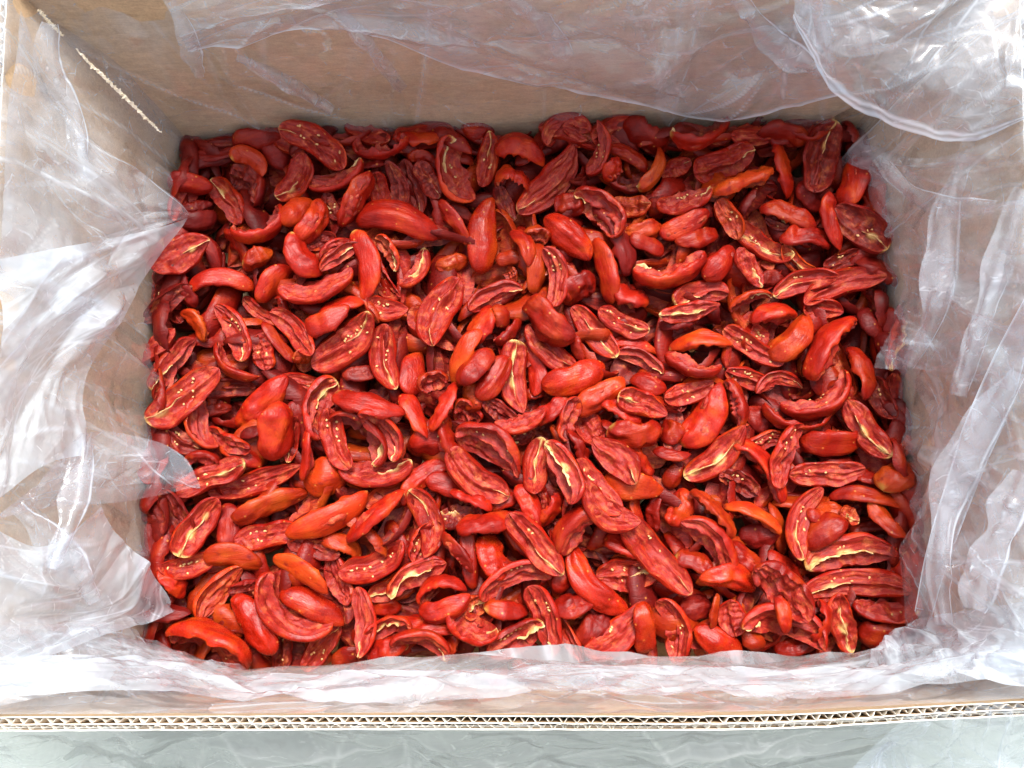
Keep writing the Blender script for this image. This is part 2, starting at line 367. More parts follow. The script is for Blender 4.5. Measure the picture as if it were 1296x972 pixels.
# over the rim and down outside, in front
rim_out = at(xs, ry+13, RIM+.004); d1 = at(xs, ry+30, RIM-.03); d2 = at(xs, ry+62, RIM-.08); d3 = at(xs, ry+110, RIM-.15); d4 = at(xs, ry+190, BOT)
sheet('outer_drape', [rim_out, d1, d2, d3, d4], 300, 150, M_FILM3, 60, .007, .12, 22, 4., None, edge=lambda u, v: np.clip(v*6, .05, 1), length=(.3,1.0))
sheet('outer_drape', [at([1150,1230,1330],[905,895,885], RIM+.006), at([1090,1180,1330],[960,965,970], RIM-.05), at([1030,1140,1330],[1030,1040,1060], RIM-.12)], 90, 60, M_FILM2, 26, .008, .14, 23, 2., 1.1)

def flap(name, rows, mat=M_FILM2, n=110, m=70, **kw):
    return sheet(name, [P3(*r_) for r_ in rows], n, m, mat, lim=.003, off=.004, **kw)
# left wall: loose folds hanging in from the rim
flap('film_fold', [[(18,12,.176),(60,112,.125),(112,182,.098),(170,218,.060),(238,263,.022)],
                   [(4,120,.178),(50,180,.14),(100,230,.105),(170,262,.062),(236,268,.018)],
                   [(-8,372,.178),(60,345,.14),(130,318,.09),(190,292,.05),(232,272,.014)]], k=22, amp=.0035, wid=.12, seed=31, aspect=1.6, dirbias=.1)
flap('film_fold', [[(230,276,.020),(176,352,.058),(122,440,.096),(100,500,.112),(104,575,.108)],
                   [(150,300,.086),(100,380,.12),(60,450,.138),(45,520,.142),(50,590,.142)],
                   [(-10,330,.179),(-12,420,.179),(-14,500,.179),(-15,560,.179),(-17,640,.179)]], mat=M_FILM4, k=26, amp=.0045, wid=.15, seed=132, aspect=1.2, dirbias=1.3)
flap('film_fold', [[(96,548,.118),(140,545,.09),(196,558,.052),(232,578,.034),(254,602,.030)],
                   [(40,610,.145),(96,606,.10),(160,606,.062),(215,606,.036),(253,606,.026)],
                   [(-16,655,.178),(60,640,.12),(130,636,.075),(200,622,.034),(250,609,.020)]], k=14, amp=.003, wid=.14, seed=33, aspect=1.6, dirbias=.1)
flap('film_fold', [[(120,640,.098),(140,672,.078),(172,706,.050),(200,738,.026),(216,758,.014)],
                   [(50,690,.140),(80,730,.115),(120,762,.080),(160,778,.045),(205,782,.016)],
                   [(-17,665,.179),(-18,740,.178),(-20,790,.176),(-10,830,.172),(20,852,.165)]], mat=M_FILM4, k=26, amp=.004, wid=.14, seed=34, aspect=1.4, dirbias=1.2)
flap('film_fold', [[(-20,800,.178),(50,794,.14),(110,792,.10),(160,800,.065),(205,822,.040)],
                   [(-20,850,.178),(40,845,.155),(110,836,.12),(180,838,.085),(250,848,.060)],
                   [(-24,898,.178),(30,892,.174),(110,878,.150),(210,868,.105),(310,860,.07)]], mat=M_FILM, k=34, amp=.006, wid=.10, seed=35, aspect=2., dirbias=.5)
# back wall: doubled upper band and the swag in the right corner
flap('film_fold', [[(190,-36,.182),(420,-38,.182),(640,-42,.182),(860,-48,.182),(1060,-54,.182)],
                   [(215,10,.155),(420,0,.152),(600,20,.135),(800,40,.12),(1050,20,.135)],
                   [(238,64,.112),(430,30,.128),(590,84,.082),(760,118,.050),(920,146,.026),(1062,116,.062)]], mat=M_FILM2, n=200, m=90, k=46, amp=.006, wid=.10, seed=36, aspect=3.2, dirbias=-.5, hemline=(1.,), length=(.15,.6))
flap('film_fold', [[(996,-52,.186),(1100,-56,.187),(1210,-58,.187),(1312,-50,.187),(1322,40,.186),(1322,120,.186)],
                   [(1004,0,.168),(1070,50,.150),(1150,90,.140),(1220,100,.158),(1280,90,.172),(1316,120,.183)],
                   [(1000,20,.160),(1050,104,.112),(1100,142,.100),(1160,164,.104),(1235,176,.130),(1312,146,.176)]], n=150, m=90, k=36, amp=.007, wid=.12, seed=37, aspect=1.6, dirbias=-.7, hemline=(.985,.93), length=(.15,.5))
# right wall
flap('film_fold', [[(1098,182,.014),(1106,250,.012),(1136,296,.026),(1148,350,.034),(1142,410,.032),(1112,468,.020)],
                   [(1190,200,.10),(1200,260,.10),(1220,330,.11),(1225,380,.11),(1215,420,.10),(1190,470,.08)],
                   [(1306,160,.179),(1306,240,.179),(1308,320,.179),(1310,380,.179),(1311,440,.179),(1312,500,.179)]], mat=M_FILM, k=34, amp=.006, wid=.12, seed=38, aspect=1.4, dirbias=1.3)
flap('film_fold', [[(1122,438,.022),(1172,505,.050),(1182,560,.060),(1170,640,.048),(1150,700,.026),(1152,790,.018)],
                   [(1206,420,.09),(1222,520,.10),(1225,590,.10),(1215,660,.095),(1205,730,.09),(1205,800,.08)],
                   [(1311,410,.179),(1314,550,.179),(1315,640,.179),(1316,720,.179),(1318,800,.179),(1320,880,.179)]], mat=M_FILM, k=34, amp=.006, wid=.12, seed=39, aspect=1.4, dirbias=1.0)
flap('film_fold', [[(1306,372,.180),(1262,450,.150),(1226,530,.124),(1200,610,.100),(1176,690,.074),(1160,770,.05)],
                   [(1312,430,.180),(1286,510,.152),(1250,590,.124),(1222,660,.100),(1196,730,.074),(1176,800,.05)]], n=120, m=14, k=8, amp=.003, wid=.2, seed=40, aspect=5., dirbias=0., hemline=(0.,1.))
flap('film_fold', [[(1152,795,.04),(1200,782,.09),(1260,772,.14),(1320,760,.176)],
                   [(1120,822,.05),(1190,815,.10),(1260,806,.15),(1320,800,.178)],
                   [(1100,850,.07),(1180,862,.13),(1250,868,.165),(1322,870,.180)]], mat=M_FILM4, k=36, amp=.006, wid=.12, seed=41, aspect=1.6, dirbias=None)

# a second, rucked layer of film across the front, its milkier white painting in the glare band
fr = lambda a, b, dz: at(xs, np.array(ey)*(1-a)+(ry-3)*a + b, (np.array(ez)+.02)*(1-a)+RIM*a+dz)
sheet('film_fold', [fr(.22, 4*np.sin(xs/70.), .012), fr(.45, 3*np.sin(xs/50.+1), .016), fr(.72, 5*np.sin(xs/90.+2), .008)], 260, 40, M_FILM4, 60, .004, .16, 61, 9., 0.05, length=(.3,1.4))

# long folds where the film doubles over itself
def fold(pts, w, seed, mat=M_FILM2):
    P = P3(*pts); n = 90; C = resample(P, n); vw = unit(np.array([0,0,CZ])-C); sd = unit(np.cross(np.gradient(C, axis=0), vw))
    r = np.random.default_rng(seed); u = np.linspace(0, 1, n); ww = w*(np.sin(np.pi*(u*.9+.05))**.6)*(1+.35*np.sin(u*7+seed)+.15*np.sin(u*19+seed*2))
    rows = [C-sd*ww[:,None]*.6+vw*.001, C-sd*ww[:,None]*.15+vw*.0045, C+sd*ww[:,None]*.05+vw*.005, C+sd*ww[:,None]*.6+vw*.0015, C+sd*ww[:,None]*1.1]
    sheet('film_fold', rows, n, 16, mat, 12, .0018, .2, seed, 6., 0., length=(.2,.9), off=.003, hemline=(.06,))
for i_, (pts, w) in enumerate([
        ([(1222,196,.11),(1202,262,.10),(1196,330,.098),(1184,400,.085),(1150,462,.05)], .010),
        ([(1290,470,.165),(1245,545,.135),(1205,630,.105),(1190,720,.09),(1196,790,.09)], .012),
        ([(1296,240,.165),(1270,330,.15),(1240,420,.13),(1214,500,.11)], .009),
        ([(1300,600,.17),(1262,690,.15),(1236,770,.135)], .013),
        ([(1112,200,.03),(1150,240,.06),(1200,258,.10),(1262,262,.15)], .007),
        ([(30,330,.15),(84,380,.125),(150,398,.075)], .008), ([(20,640,.15),(86,700,.115),(120,760,.085)], .009),
        ([(110,560,.10),(96,640,.115),(64,720,.13)], .008), ([(64,30,.155),(66,90,.14),(96,150,.115),(104,230,.105)], .009),
        ([(430,8,.14),(470,60,.10),(510,110,.05)], .006), ([(640,-10,.15),(690,30,.125),(720,70,.09)], .007), ([(930,-10,.15),(980,50,.115),(1040,90,.09)], .009),
        ([(216,0,.15),(240,50,.12),(252,96,.08)], .006), ([(300,70,.09),(360,100,.065),(420,140,.03)], .005)]):
    fold(pts, w, 300+i_)
ANN = '''
T 180 150
350 175 320 70 5 120 0 d1p1
340 220 260 70 20 170 .05 d1
545 225 170 90 -30 180 .3 o2p2<
690 160 220 130 -75 170 0 d1p1<
870 135 380 140 -30 30 .12 r3p1<s
770 300 270 130 60 20 0 r2p2<
990 290 330 110 15 -60 -.15 r2p1
1000 130 150 90 0 170 0 d1
1220 130 280 140 0 -60 -.15 r2
245 335 220 110 -5 180 0 r2
430 410 290 130 -55 30 0 r3p2<
540 340 260 130 -50 60 .15 d2
600 540 300 130 35 -60 -.25 r2s
280 440 150 80 20 180 0 d1
290 520 200 110 20 180 0 d1
190 690 310 170 40 5 0 r3p2
350 680 220 90 -60 150 .1 d1
480 670 230 110 -60 180 .1 r2p2<
590 700 150 110 30 180 -.1 o2p2<
400 825 320 120 5 180 .1 r3
100 870 200 130 90 10 0 r1p2<
220 870 200 90 -70 -120 -.1 d1
820 690 250 120 -55 120 -.1 r3p2<
800 480 200 120 45 160 .1 o2p2
860 520 270 110 65 -120 -.1 r2
670 830 250 120 50 180 0 r2
890 850 390 150 15 -45 -.12 r3s
1090 430 320 130 58 180 0 r3
1200 380 200 110 -80 10 0 r1p1
1290 350 280 110 -80 10 0 d1
1290 530 440 150 -12 180 .08 r3
980 660 200 90 30 20 0 r1
1110 740 340 120 -80 -120 .1 r3p2<
1000 700 240 80 35 20 0 r2p2
1220 780 330 110 -60 10 -.1 r2
1250 680 200 90 -60 30 .1 o2p2
1010 940 230 110 15 180 0 r1
1150 230 180 100 0 170 0 d1p1<
960 450 160 90 -60 10 0 d1s
910 640 140 100 20 20 .2 d1
T 510 150
100 90 330 110 8 100 0 r1p1
30 160 120 90 -20 180 0 r1
385 55 180 100 0 180 0 r1p1
270 270 340 170 -70 -45 -.2 r3p2<s
425 220 280 110 80 0 0 r3p2s
100 230 130 90 -20 180 .2 r1
130 310 200 110 -60 20 0 d1p1
50 350 290 120 -75 10 0 d1p1
600 170 280 130 -15 130 .15 r2
560 320 200 130 -15 110 .1 r1p1
730 310 450 220 50 12 -.1 r3p1<
830 60 260 100 15 60 .25 r2
880 90 150 120 -20 0 0 d1p1s
990 150 280 90 80 -70 -.15 r2s
1140 90 200 150 -60 150 0 d1
1250 90 160 110 45 180 0 r1
1150 200 230 80 -25 170 .1 r2
1070 260 140 110 40 180 0 r2
1130 320 250 110 10 -60 -.2 d1
1270 260 260 90 65 180 -.1 o2p2<
570 20 90 50 -30 180 0 r1
250 530 260 90 -58 180 .05 r3
420 600 400 160 82 180 0 r3g
520 430 200 90 -65 10 0 d1p1
840 440 160 120 20 180 0 r1
830 600 320 150 -45 180 0 r3g
670 600 130 110 -20 60 .1 o1
1000 470 330 140 -50 60 .1 r2p1<
1160 440 200 110 -10 20 0 o1p1
1220 560 200 90 20 180 -.2 o1p1<
1080 600 420 110 -65 110 .1 d1
1010 780 330 130 -75 180 .1 r3
900 870 200 150 40 180 0 r1
1150 890 200 140 -20 180 0 r2
690 760 250 120 80 180 0 o2
770 800 300 120 -82 20 .08 r2s
600 640 240 80 -65 180 .1 r2
535 710 140 80 0 180 0 o2
250 730 170 90 15 180 -.1 o1p1<
60 770 260 90 60 -40 -.1 r3p3
200 985 380 230 70 0 .05 r3p1<s
460 900 300 80 25 60 .15 r2p1
550 790 100 80 -80 30 0 o1
1360 770 380 170 12 -55 -.15 r3p1<s
1240 640 200 90 -20 170 0 r1
290 490 150 80 -30 180 0 d1
T 840 150
190 80 360 150 22 -50 -.12 r2p2<s
300 220 330 170 25 10 0 r3p1
60 250 170 100 30 20 0 r1p1
390 310 340 150 25 180 0 o2
110 410 290 110 12 -50 -.1 r2p1s
110 530 280 110 25 180 0 r2
330 510 230 110 -60 10 0 o3s
170 600 250 110 15 130 0 r1s
500 620 350 120 -38 -20 -.1 r3p3s
610 80 180 110 10 180 0 d1
700 60 250 90 -5 170 0 d1
615 260 290 130 -80 180 0 r3
800 200 370 200 75 10 0 d2p2
960 130 220 110 75 150 0 d1p1
945 320 290 140 75 180 0 r3
730 410 180 110 -45 180 0 d1
640 480 300 150 -20 180 .05 r3
850 530 300 100 -80 180 0 r3
1010 560 340 210 -50 10 0 d2p2s
1060 460 220 130 -70 150 .1 d1
720 610 280 110 -5 180 .05 r2
680 720 220 80 -35 30 -.15 o2p3
290 730 240 110 45 180 0 r2
430 760 230 110 -60 0 0 r2p2
180 890 290 130 10 30 .1 r2p2<
720 840 330 110 15 30 .05 r3p2<s
900 860 430 130 18 20 .06 r3
430 920 230 80 20 60 .1 r2p2
1080 770 240 120 -20 170 0 d1
910 720 200 90 20 20 0 d1s
480 50 110 80 60 60 .2 d1
550 820 130 80 0 180 0 d1
580 540 150 90 -30 0 0 d1s
T 180 385
260 110 190 90 -50 180 .05 o2
460 140 340 130 -60 20 .08 r3p1s
590 30 250 70 -35 20 0 r2p1
780 150 350 120 -45 10 0 r3
700 190 260 80 -50 140 0 r2
610 240 180 120 -80 0 0 r1s
460 310 310 90 -38 -75 -.1 r3
930 70 250 120 25 180 0 r2
1030 190 400 200 42 -20 -.05 r3p2s
830 280 110 90 20 180 0 o2p1
1240 270 340 130 -80 -25 -.08 r3p2s
140 300 330 110 60 30 0 r1p2<
215 470 420 190 42 5 0 r3p2<s
590 500 380 140 42 180 0 r3p1<
680 650 310 150 75 180 0 r3
760 680 230 80 80 0 0 r2p2<
450 430 250 100 10 20 0 d1
300 610 300 90 -65 -75 -.15 r2
440 680 250 80 -25 60 -.1 r2
200 690 200 120 -30 0 0 d1p1s
310 780 180 90 -10 60 .1 r1
500 770 230 80 -25 130 .1 r1p1
360 880 370 130 25 10 0 r3p2s
580 890 480 120 15 10 0 r2s
810 400 260 110 0 10 0 r1p2
900 540 330 130 75 60 .15 r2p2
1150 490 350 150 -15 170 -.05 r3p3<
810 620 260 100 -70 150 0 d1
980 690 320 120 -68 10 0 r3s
1110 660 320 130 -45 60 .3 r2p2
1210 650 300 100 -55 60 .2 r2p1
890 690 180 90 -50 170 0 d1
1180 840 360 130 8 -50 -.12 r3p2
920 870 220 180 0 180 0 o1
1120 340 200 90 20 170 0 d1
560 640 150 80 20 170 0 d1
820 760 260 80 80 130 0 r2
350 520 200 90 0 150 0 d1
1230 20 220 120 -10 10 0 r2s
720 20 150 80 -60 60 0 r1
T 510 385
400 100 220 130 60 180 0 r1p1
310 270 310 130 65 180 .05 o2
370 310 250 130 50 180 0 r3p1
460 370 270 120 55 180 0 r3
350 470 150 110 -60 180 0 o1
565 370 370 150 -85 0 0 r3p3<
650 330 260 100 -75 180 .1 r2
670 450 110 80 20 180 0 r1p2
730 90 330 150 -42 -105 0 r3
740 230 330 120 -42 10 0 r2p1
540 150 180 90 40 180 0 r1
870 370 340 160 18 180 0 r3g
1000 460 310 120 32 180 -.05 o2p1<
970 140 340 130 -50 10 0 r3p3
1110 90 280 120 -20 10 0 r3p2s
1170 210 260 80 -8 130 .1 r1
1210 290 260 80 -25 60 .1 r2p1
1240 400 190 110 -20 180 0 r1
60 340 230 120 80 180 .1 r2
70 560 270 100 -60 110 0 r2
200 510 280 110 65 180 0 r3
150 400 150 90 20 60 .2 r1
320 560 150 130 -20 60 .1 r1
240 660 260 110 -70 120 0 r2p2<
450 730 400 170 -35 60 .1 r3s
370 870 370 150 -38 20 0 r3p1
490 540 220 90 -30 20 0 d1p1
600 590 260 90 15 -70 -.15 r2
745 540 200 110 40 170 0 r1
840 580 230 90 72 60 .05 r2
940 620 200 150 -50 0 0 r1p1
680 830 300 130 80 10 0 r3p3
820 850 330 150 -68 20 .1 r3p3<
890 760 260 90 -70 170 .05 r1
1100 540 250 120 -30 130 .1 r1
1210 510 260 120 -20 20 0 r2p2<
1180 650 270 140 5 180 -.1 r3p2<
1090 790 310 170 -48 0 0 r3p1
1200 780 220 110 -40 130 0 r1
1160 930 300 150 -10 180 0 o2
110 900 300 110 40 170 .1 r1
140 710 200 160 10 180 0 r1
230 920 230 110 -15 150 0 r2
980 930 330 150 -50 0 -.05 r3s
880 230 150 70 -75 180 0 r1
600 670 150 90 20 20 0 d1s
340 20 180 80 40 180 0 r1
510 60 130 100 -60 130 0 r1
T 840 385
560 50 260 110 12 120 0 r2
800 30 200 110 0 20 0 r1
130 30 300 90 10 40 0 r2p3<
640 160 290 130 50 180 -.08 o3p2
830 210 390 150 52 70 .08 r3
180 190 320 120 2 180 .03 o3p2<
450 215 340 110 -32 10 0 r3s
150 310 280 120 -15 -50 -.12 r2s
1170 170 340 130 75 20 -.08 r2p3<
1050 90 180 100 -75 150 0 d1
1005 340 300 120 -85 180 0 r2
430 370 260 110 -15 10 0 r1s
580 400 270 90 8 30 .15 r3p1
790 470 370 130 28 -55 -.25 r3s
680 560 360 110 0 -70 -.2 r2
205 560 370 150 58 135 -.06 r3p1<
370 500 250 80 -75 170 .1 r2
120 440 260 110 20 10 0 r2s
270 760 390 140 40 10 0 r3p3<
1050 630 340 140 -58 10 0 r3p3
850 700 320 160 5 180 -.08 r3p3
630 760 340 130 68 40 .1 r3s
510 700 230 90 20 20 .1 r1s
820 850 360 120 5 10 0 r2s
1190 690 170 110 35 180 -.15 o1p2
1190 860 230 150 35 180 0 o2p3<
490 830 390 110 -50 120 .1 r2s
500 590 200 130 -20 150 0 d1
1110 480 230 120 -70 10 0 d1s
1180 560 180 80 -60 150 0 d1
380 900 230 110 -25 20 0 d1s
60 870 150 90 60 180 0 r1
480 160 120 100 -60 0 0 r1s
40 750 180 80 -5 130 0 r1
920 560 180 100 -60 20 0 d1
40 640 130 120 40 180 0 r1
1040 870 150 90 -10 180 0 r1
60 90 200 100 5 180 0 d1
T 180 620
650 90 370 130 20 180 0 o3g
280 190 320 150 62 5 0 r3p3<
170 130 280 120 -65 20 0 d1
950 140 440 140 28 170 0 o2p1
1170 120 360 130 42 105 -.05 r3
640 240 330 130 8 10 0 r2s
430 180 240 110 -80 150 0 d1
470 365 260 140 -8 180 .15 o3
240 380 250 120 10 0 0 r2s
390 510 320 110 50 60 .1 o2
805 430 320 140 -28 180 .08 o3g
760 600 420 150 -40 -55 -.25 r2g
870 590 340 130 -25 180 .05 r3g
550 690 340 150 -48 180 .05 r3g
350 775 440 230 -20 48 .08 r3sg
710 810 200 110 80 0 0 d1p1s
910 790 300 120 52 10 0 r2p1s
1125 670 330 130 -85 10 0 r3p1
1170 360 350 130 25 -40 -.12 r3s
1020 290 200 110 -30 130 .2 o2
1250 490 220 110 30 20 0 r2p3<
1000 460 250 130 -65 20 0 r1
1250 700 260 90 15 60 .1 r3p3<
1230 790 220 130 10 130 0 r2p1
80 600 320 100 -8 130 0 d1
100 280 260 110 -70 150 0 d1
160 460 200 110 -60 170 0 r1
1030 860 180 100 30 180 0 r1g
40 110 180 100 -30 150 0 d1
560 490 250 100 10 20 0 d1
870 290 250 100 -20 20 0 d1
1220 600 180 120 0 180 0 r1
450 870 150 60 0 20 0 r1
T 510 620
100 170 340 130 -75 20 .15 r2p2<
90 270 200 130 70 20 0 r2s
60 430 320 130 30 20 0 r2p3<
300 130 240 110 10 -60 -.1 d1p2<s
440 160 330 120 14 180 0 r3
270 320 240 110 -52 180 .05 r3
350 350 280 90 -85 120 0 r2p2<
460 330 240 150 -70 180 0 r2g
670 270 390 150 -48 10 0 r3p2s
600 250 300 90 -55 130 0 r2
560 460 360 120 18 55 .2 r3s
200 500 260 110 20 65 .2 r2
210 590 270 110 15 180 -.1 r3
110 680 300 110 -5 130 .05 r2p1
90 780 300 110 -15 60 .15 r3p1
230 770 180 110 60 120 0 r2p1
350 690 260 150 -25 -45 -.15 r2p1
360 590 130 110 30 0 0 o2p3
530 600 230 110 -8 130 0 r2p3<
560 740 300 180 30 20 0 r2p2s
720 650 360 150 -68 10 0 r3p1s
840 730 280 90 -60 20 0 r2
980 470 420 140 -50 180 -.1 r3gp1<
1070 720 380 140 38 -30 -.18 r3s
870 560 210 130 20 130 0 r2p2
1140 430 300 200 5 0 0 r2p2s
910 190 340 150 30 60 .25 r2
1040 90 330 150 -35 -20 -.1 r3
1270 340 480 160 -48 10 0 r3p1s
1230 710 260 140 -85 180 0 r3g
970 690 220 120 45 150 0 d1
750 110 200 110 50 180 0 r2p1<
640 80 240 100 -65 130 .05 r2
700 30 160 80 -75 20 0 r1
860 50 220 110 75 20 0 r2
1130 280 220 120 -20 130 0 r1
1180 100 170 90 -80 180 0 r2
1270 120 200 80 80 180 0 r1
350 40 230 100 -25 130 0 r2
820 450 150 120 60 180 0 r1
790 200 130 110 -60 20 0 d1
1130 830 220 60 0 180 0 r1
480 40 200 100 0 130 0 r1
T 840 620
260 110 300 130 -50 180 .05 o3g
460 130 300 110 -25 180 .05 o3g
240 270 380 130 -50 60 .12 r3
80 80 200 120 70 180 0 r2
700 170 380 120 68 10 .05 r3p2<s
820 110 200 110 0 130 0 r1p2
800 220 260 120 30 130 .1 r2
1000 40 330 100 -8 130 .05 r2
940 330 440 190 8 28 .15 r3p3<s
960 500 500 130 2 28 .1 r3p2<s
1130 600 310 130 5 -55 -.12 r2s
1220 390 300 140 70 130 0 r1
1130 150 230 90 -50 130 0 o2p3<
940 130 120 90 -30 0 0 o2p3
1120 740 250 160 0 180 0 r1
920 680 310 130 -75 10 0 r3p3
340 470 310 140 -12 180 .05 r3g
430 340 220 110 -40 160 0 r2
160 360 200 110 -25 150 0 r2p3<
630 390 240 110 -35 160 0 r2
600 510 360 150 -48 60 .12 r3
610 600 230 100 -85 180 0 r3
600 700 420 150 -15 55 .25 r2p1<s
350 640 180 140 -80 0 0 r2
260 620 180 60 80 180 0 o2
280 780 270 130 -30 180 0 r2g
50 700 330 140 -75 20 .1 r3s
170 600 180 110 0 150 0 d1
800 670 220 110 80 180 0 r1
670 790 200 80 10 130 0 r1
820 790 140 90 40 20 0 r1
1020 190 200 80 10 130 0 d1
480 230 200 110 10 180 0 d1
'''
# ---------------------------------------------------------------- the tomato slices
LAT = np.random.default_rng(77).random((32,32,32))
def vnoise(x, y, z):
    """smooth value noise, 0..1"""
    def f(a):
        i = np.floor(a).astype(int); u = a-i; return i % 32, (i+1) % 32, u*u*(3-2*u)
    x0, x1, u = f(x); y0, y1, v = f(y); z0, z1, w = f(z)
    l = lambda a, b, t: a+(b-a)*t
    return l(l(l(LAT[x0,y0,z0], LAT[x1,y0,z0], u), l(LAT[x0,y1,z0], LAT[x1,y1,z0], u), v), l(l(LAT[x0,y0,z1], LAT[x1,y0,z1], u), l(LAT[x0,y1,z1], LAT[x1,y1,z1], u), v), w)
def ridged(x, y, z): return 1-np.abs(2*vnoise(x, y, z)-1)*2
class Slice:
    """one dried tomato quarter: curved skin below, shrivelled cut face above, bent and rolled"""
    def __init__(s, L, W, roll, bend, r, deep=None):
        s.r = r; s.L = L; ro = R(roll); s.roll = ro
        cut_up = math.cos(ro)
        W = W/math.sqrt(math.cos(ro)**2 + .42*math.sin(ro)**2)
        s.hw = W/2; s.D = s.hw*r.uniform(.58, .85)*(.85 if cut_up < -.5 else .85)
        s.rim = s.hw*r.uniform(.10, .22); s.cav = s.hw*(r.uniform(.1, .75) if deep is None else deep)
        s.ridge = s.hw*r.uniform(.15, .65); s.s0 = r.uniform(-.28, .28); s.rw = r.uniform(.13, .24)
        s.side = r.uniform(-.5, .5)
        s.e1, s.e2 = r.uniform(2.0, 5.0), r.uniform(1.7, 3.6); s.p1, s.p2 = r.uniform(.42, .68), r.uniform(.48, .8); s.k = r.uniform(0, 31, 3); s.rag = r.uniform(.05, .15); s.shr = r.choice([.05, .12, .2, .28]) if cut_up < -.2 else r.uniform(.06, .2); s.keel = r.uniform(0, .5) if cut_up < -.2 else r.uniform(0, .25)
        s.bend = bend; s.curl = r.uniform(.03, .10) * (1 if cut_up > -.5 else 1.); s.twist = r.normal()*.13
        s.ph = r.uniform(0, 6.28, 24); s.fw = r.uniform(.6, 1.4, 12)
        s.wf = s.hw*r.uniform(.03, .10); s.ws = s.hw*(r.uniform(.02, .05) if cut_up < -.5 else r.uniform(.03, .09))
        s.seedv = r.uniform(0, 40)
    def prof(s, t):
        a = np.clip(-t, 0, 1); b = np.clip(t, 0, 1)
        w = np.where(t < 0, (1-a**s.e1+1e-9)**s.p1, (1-b**s.e2+1e-9)**s.p2)
        return w*(1+.05*np.sin(2.6*t*s.fw[0]+s.ph[0])+.02*np.sin(7*t*s.fw[1]+s.ph[1])) + .004
    def skin(s, t, q):
        p = s.prof(t); th = .28 - q*(math.pi+.56)
        th = th + .10*np.sin(4*t*s.fw[2]+s.ph[2])*np.cos(q*np.pi)
        y = s.hw*p*np.cos(th); z = np.where(np.sin(th) < 0, s.D*p**.85*np.sin(th), s.rim*p*np.sin(th)/math.sin(.28)*.9)
        z = z - s.keel*s.D*p*np.exp(-((th+1.57+.35*s.side)/.28)**2)      # blunt keel along the back of the wedge
        rimw = np.clip(np.sin(th)/.28+.25, 0, 1.25); sd = np.sign(np.cos(th))
        n1 = vnoise(t*3.2+s.k[0], sd*3+s.k[1], s.k[2]+0*t)-.5; n2 = vnoise(t*9+s.k[1], sd*3+s.k[0], s.k[2]+0*t)-.5
        y = y*(1-.16*np.clip(np.sin(th)/.3, 0, 1) + rimw*(s.rag*1.5*n1+s.rag*.5*n2)); z = z + rimw*s.hw*p*(s.rag*2.4*n2+s.rag*2.*(vnoise(t*4+s.k[2], sd*3+s.k[0], s.k[1]+0*t)-.5))
        rd = ridged(t*2.2+s.k[0], th*1.9+.5*t+s.k[1], s.k[2]+0*t)*.6 + ridged(t*4+s.k[1], th*4+s.k[2], s.k[0]+0*t)*.3
        sh = s.shr*s.hw*p*rd*np.clip(-np.sin(th)+.1, 0, 1); y = y - sh*np.cos(th); z = z - sh*np.sin(th)
        # shallow lengthwise puckers and dents
        k = s.ws*p*(np.sin(7*th+2.2*np.sin(2*t+s.ph[3])+s.ph[4])*.5 + .7*np.sin(3*th+3*t*s.fw[3]+s.ph[5])*np.sin(2.5*t+s.ph[6]) + .25*np.sin(13*th+5*t+s.ph[16]))*np.clip(-np.sin(th)+.1, 0, 1)
        return t*s.L/2 + 0*y, y+k*np.cos(th), z+k*np.sin(th)
    def flesh(s, t, v):
        """v -1..1 across the cut face"""
        q = np.where(v > 0, 0., 1.); x0, y0, z0 = s.skin(t, q)
        p = s.prof(t); y = np.abs(v)*np.abs(y0)*np.sign(v); e = np.clip(1-v*v, 0, 1)
        sv = v - s.s0*np.cos(1.6*t+s.ph[7])
        ends = np.clip((1-np.abs(t))*4, 0, 1)
        z = z0 - s.cav*p*(e**.8)*ends + s.ridge*p*np.exp(-(sv/s.rw)**2)*e*(.75+.35*np.sin(5*t*s.fw[4]+s.ph[8]))
        z = z + s.side*s.hw*.4*p*np.sin(np.pi*v)*e
        wr = (np.sin(12*v*s.fw[5]+2.2*np.sin(3*t+s.ph[9])+s.ph[10])*.35 + np.sin(9*v+6*t*s.fw[6]+s.ph[11])*.45
              + .5*np.sin(11*t*s.fw[7]+3*v+s.ph[12])*np.sin(6*v+s.ph[13]) + .2*np.sin(26*v+9*t+s.ph[17]) + .3*np.sin(23*t*s.fw[8]+s.ph[18]+4*v))
        wr = wr*(.35+1.3*vnoise(t*2.5+s.k[1], v*1.5+s.k[2], s.k[0]+0*t)) + 1.5*(vnoise(t*7+s.k[0], v*4+s.k[1], s.k[2]+0*t)-.5)
        z = z + s.wf*p*wr*e**.5
        z = z + s.hw*.13*p*e**.6*(ridged(t*2.6+s.k[0], v*2.4+.6*t+s.k[1], s.k[2]+0*t)*.7 + ridged(t*5+s.k[2], v*6+s.k[0], s.k[1]+0*t)*.4)
        yy = y*(1+.06*np.sin(9*t+s.ph[19])*e)
        return x0, yy, z
    def place(s, x, y, z):
        # uneven whole-body shape
        h = s.hw
        y = y + .08*h*np.sin(1.6*x/s.L*4+s.ph[14]) + .025*h*np.sin(x/s.L*16+s.ph[20]); z = z + .08*h*np.sin(1.4*x/s.L*4+s.ph[15]) + .03*h*np.sin(x/s.L*13+y/h*2+s.ph[21])
        t = x/(s.L/2)
        a = s.roll + s.twist*t
        cy, cz = np.cos(a), np.sin(a)
        zc = z + s.D*.35
        Y = y*cy - zc*cz; Z = y*cz + zc*cy
        up = s.curl*s.L*(np.abs(t)**2)*(math.cos(s.roll) if math.cos(s.roll) > 0 else math.cos(s.roll)*.9)
        Z = Z + up
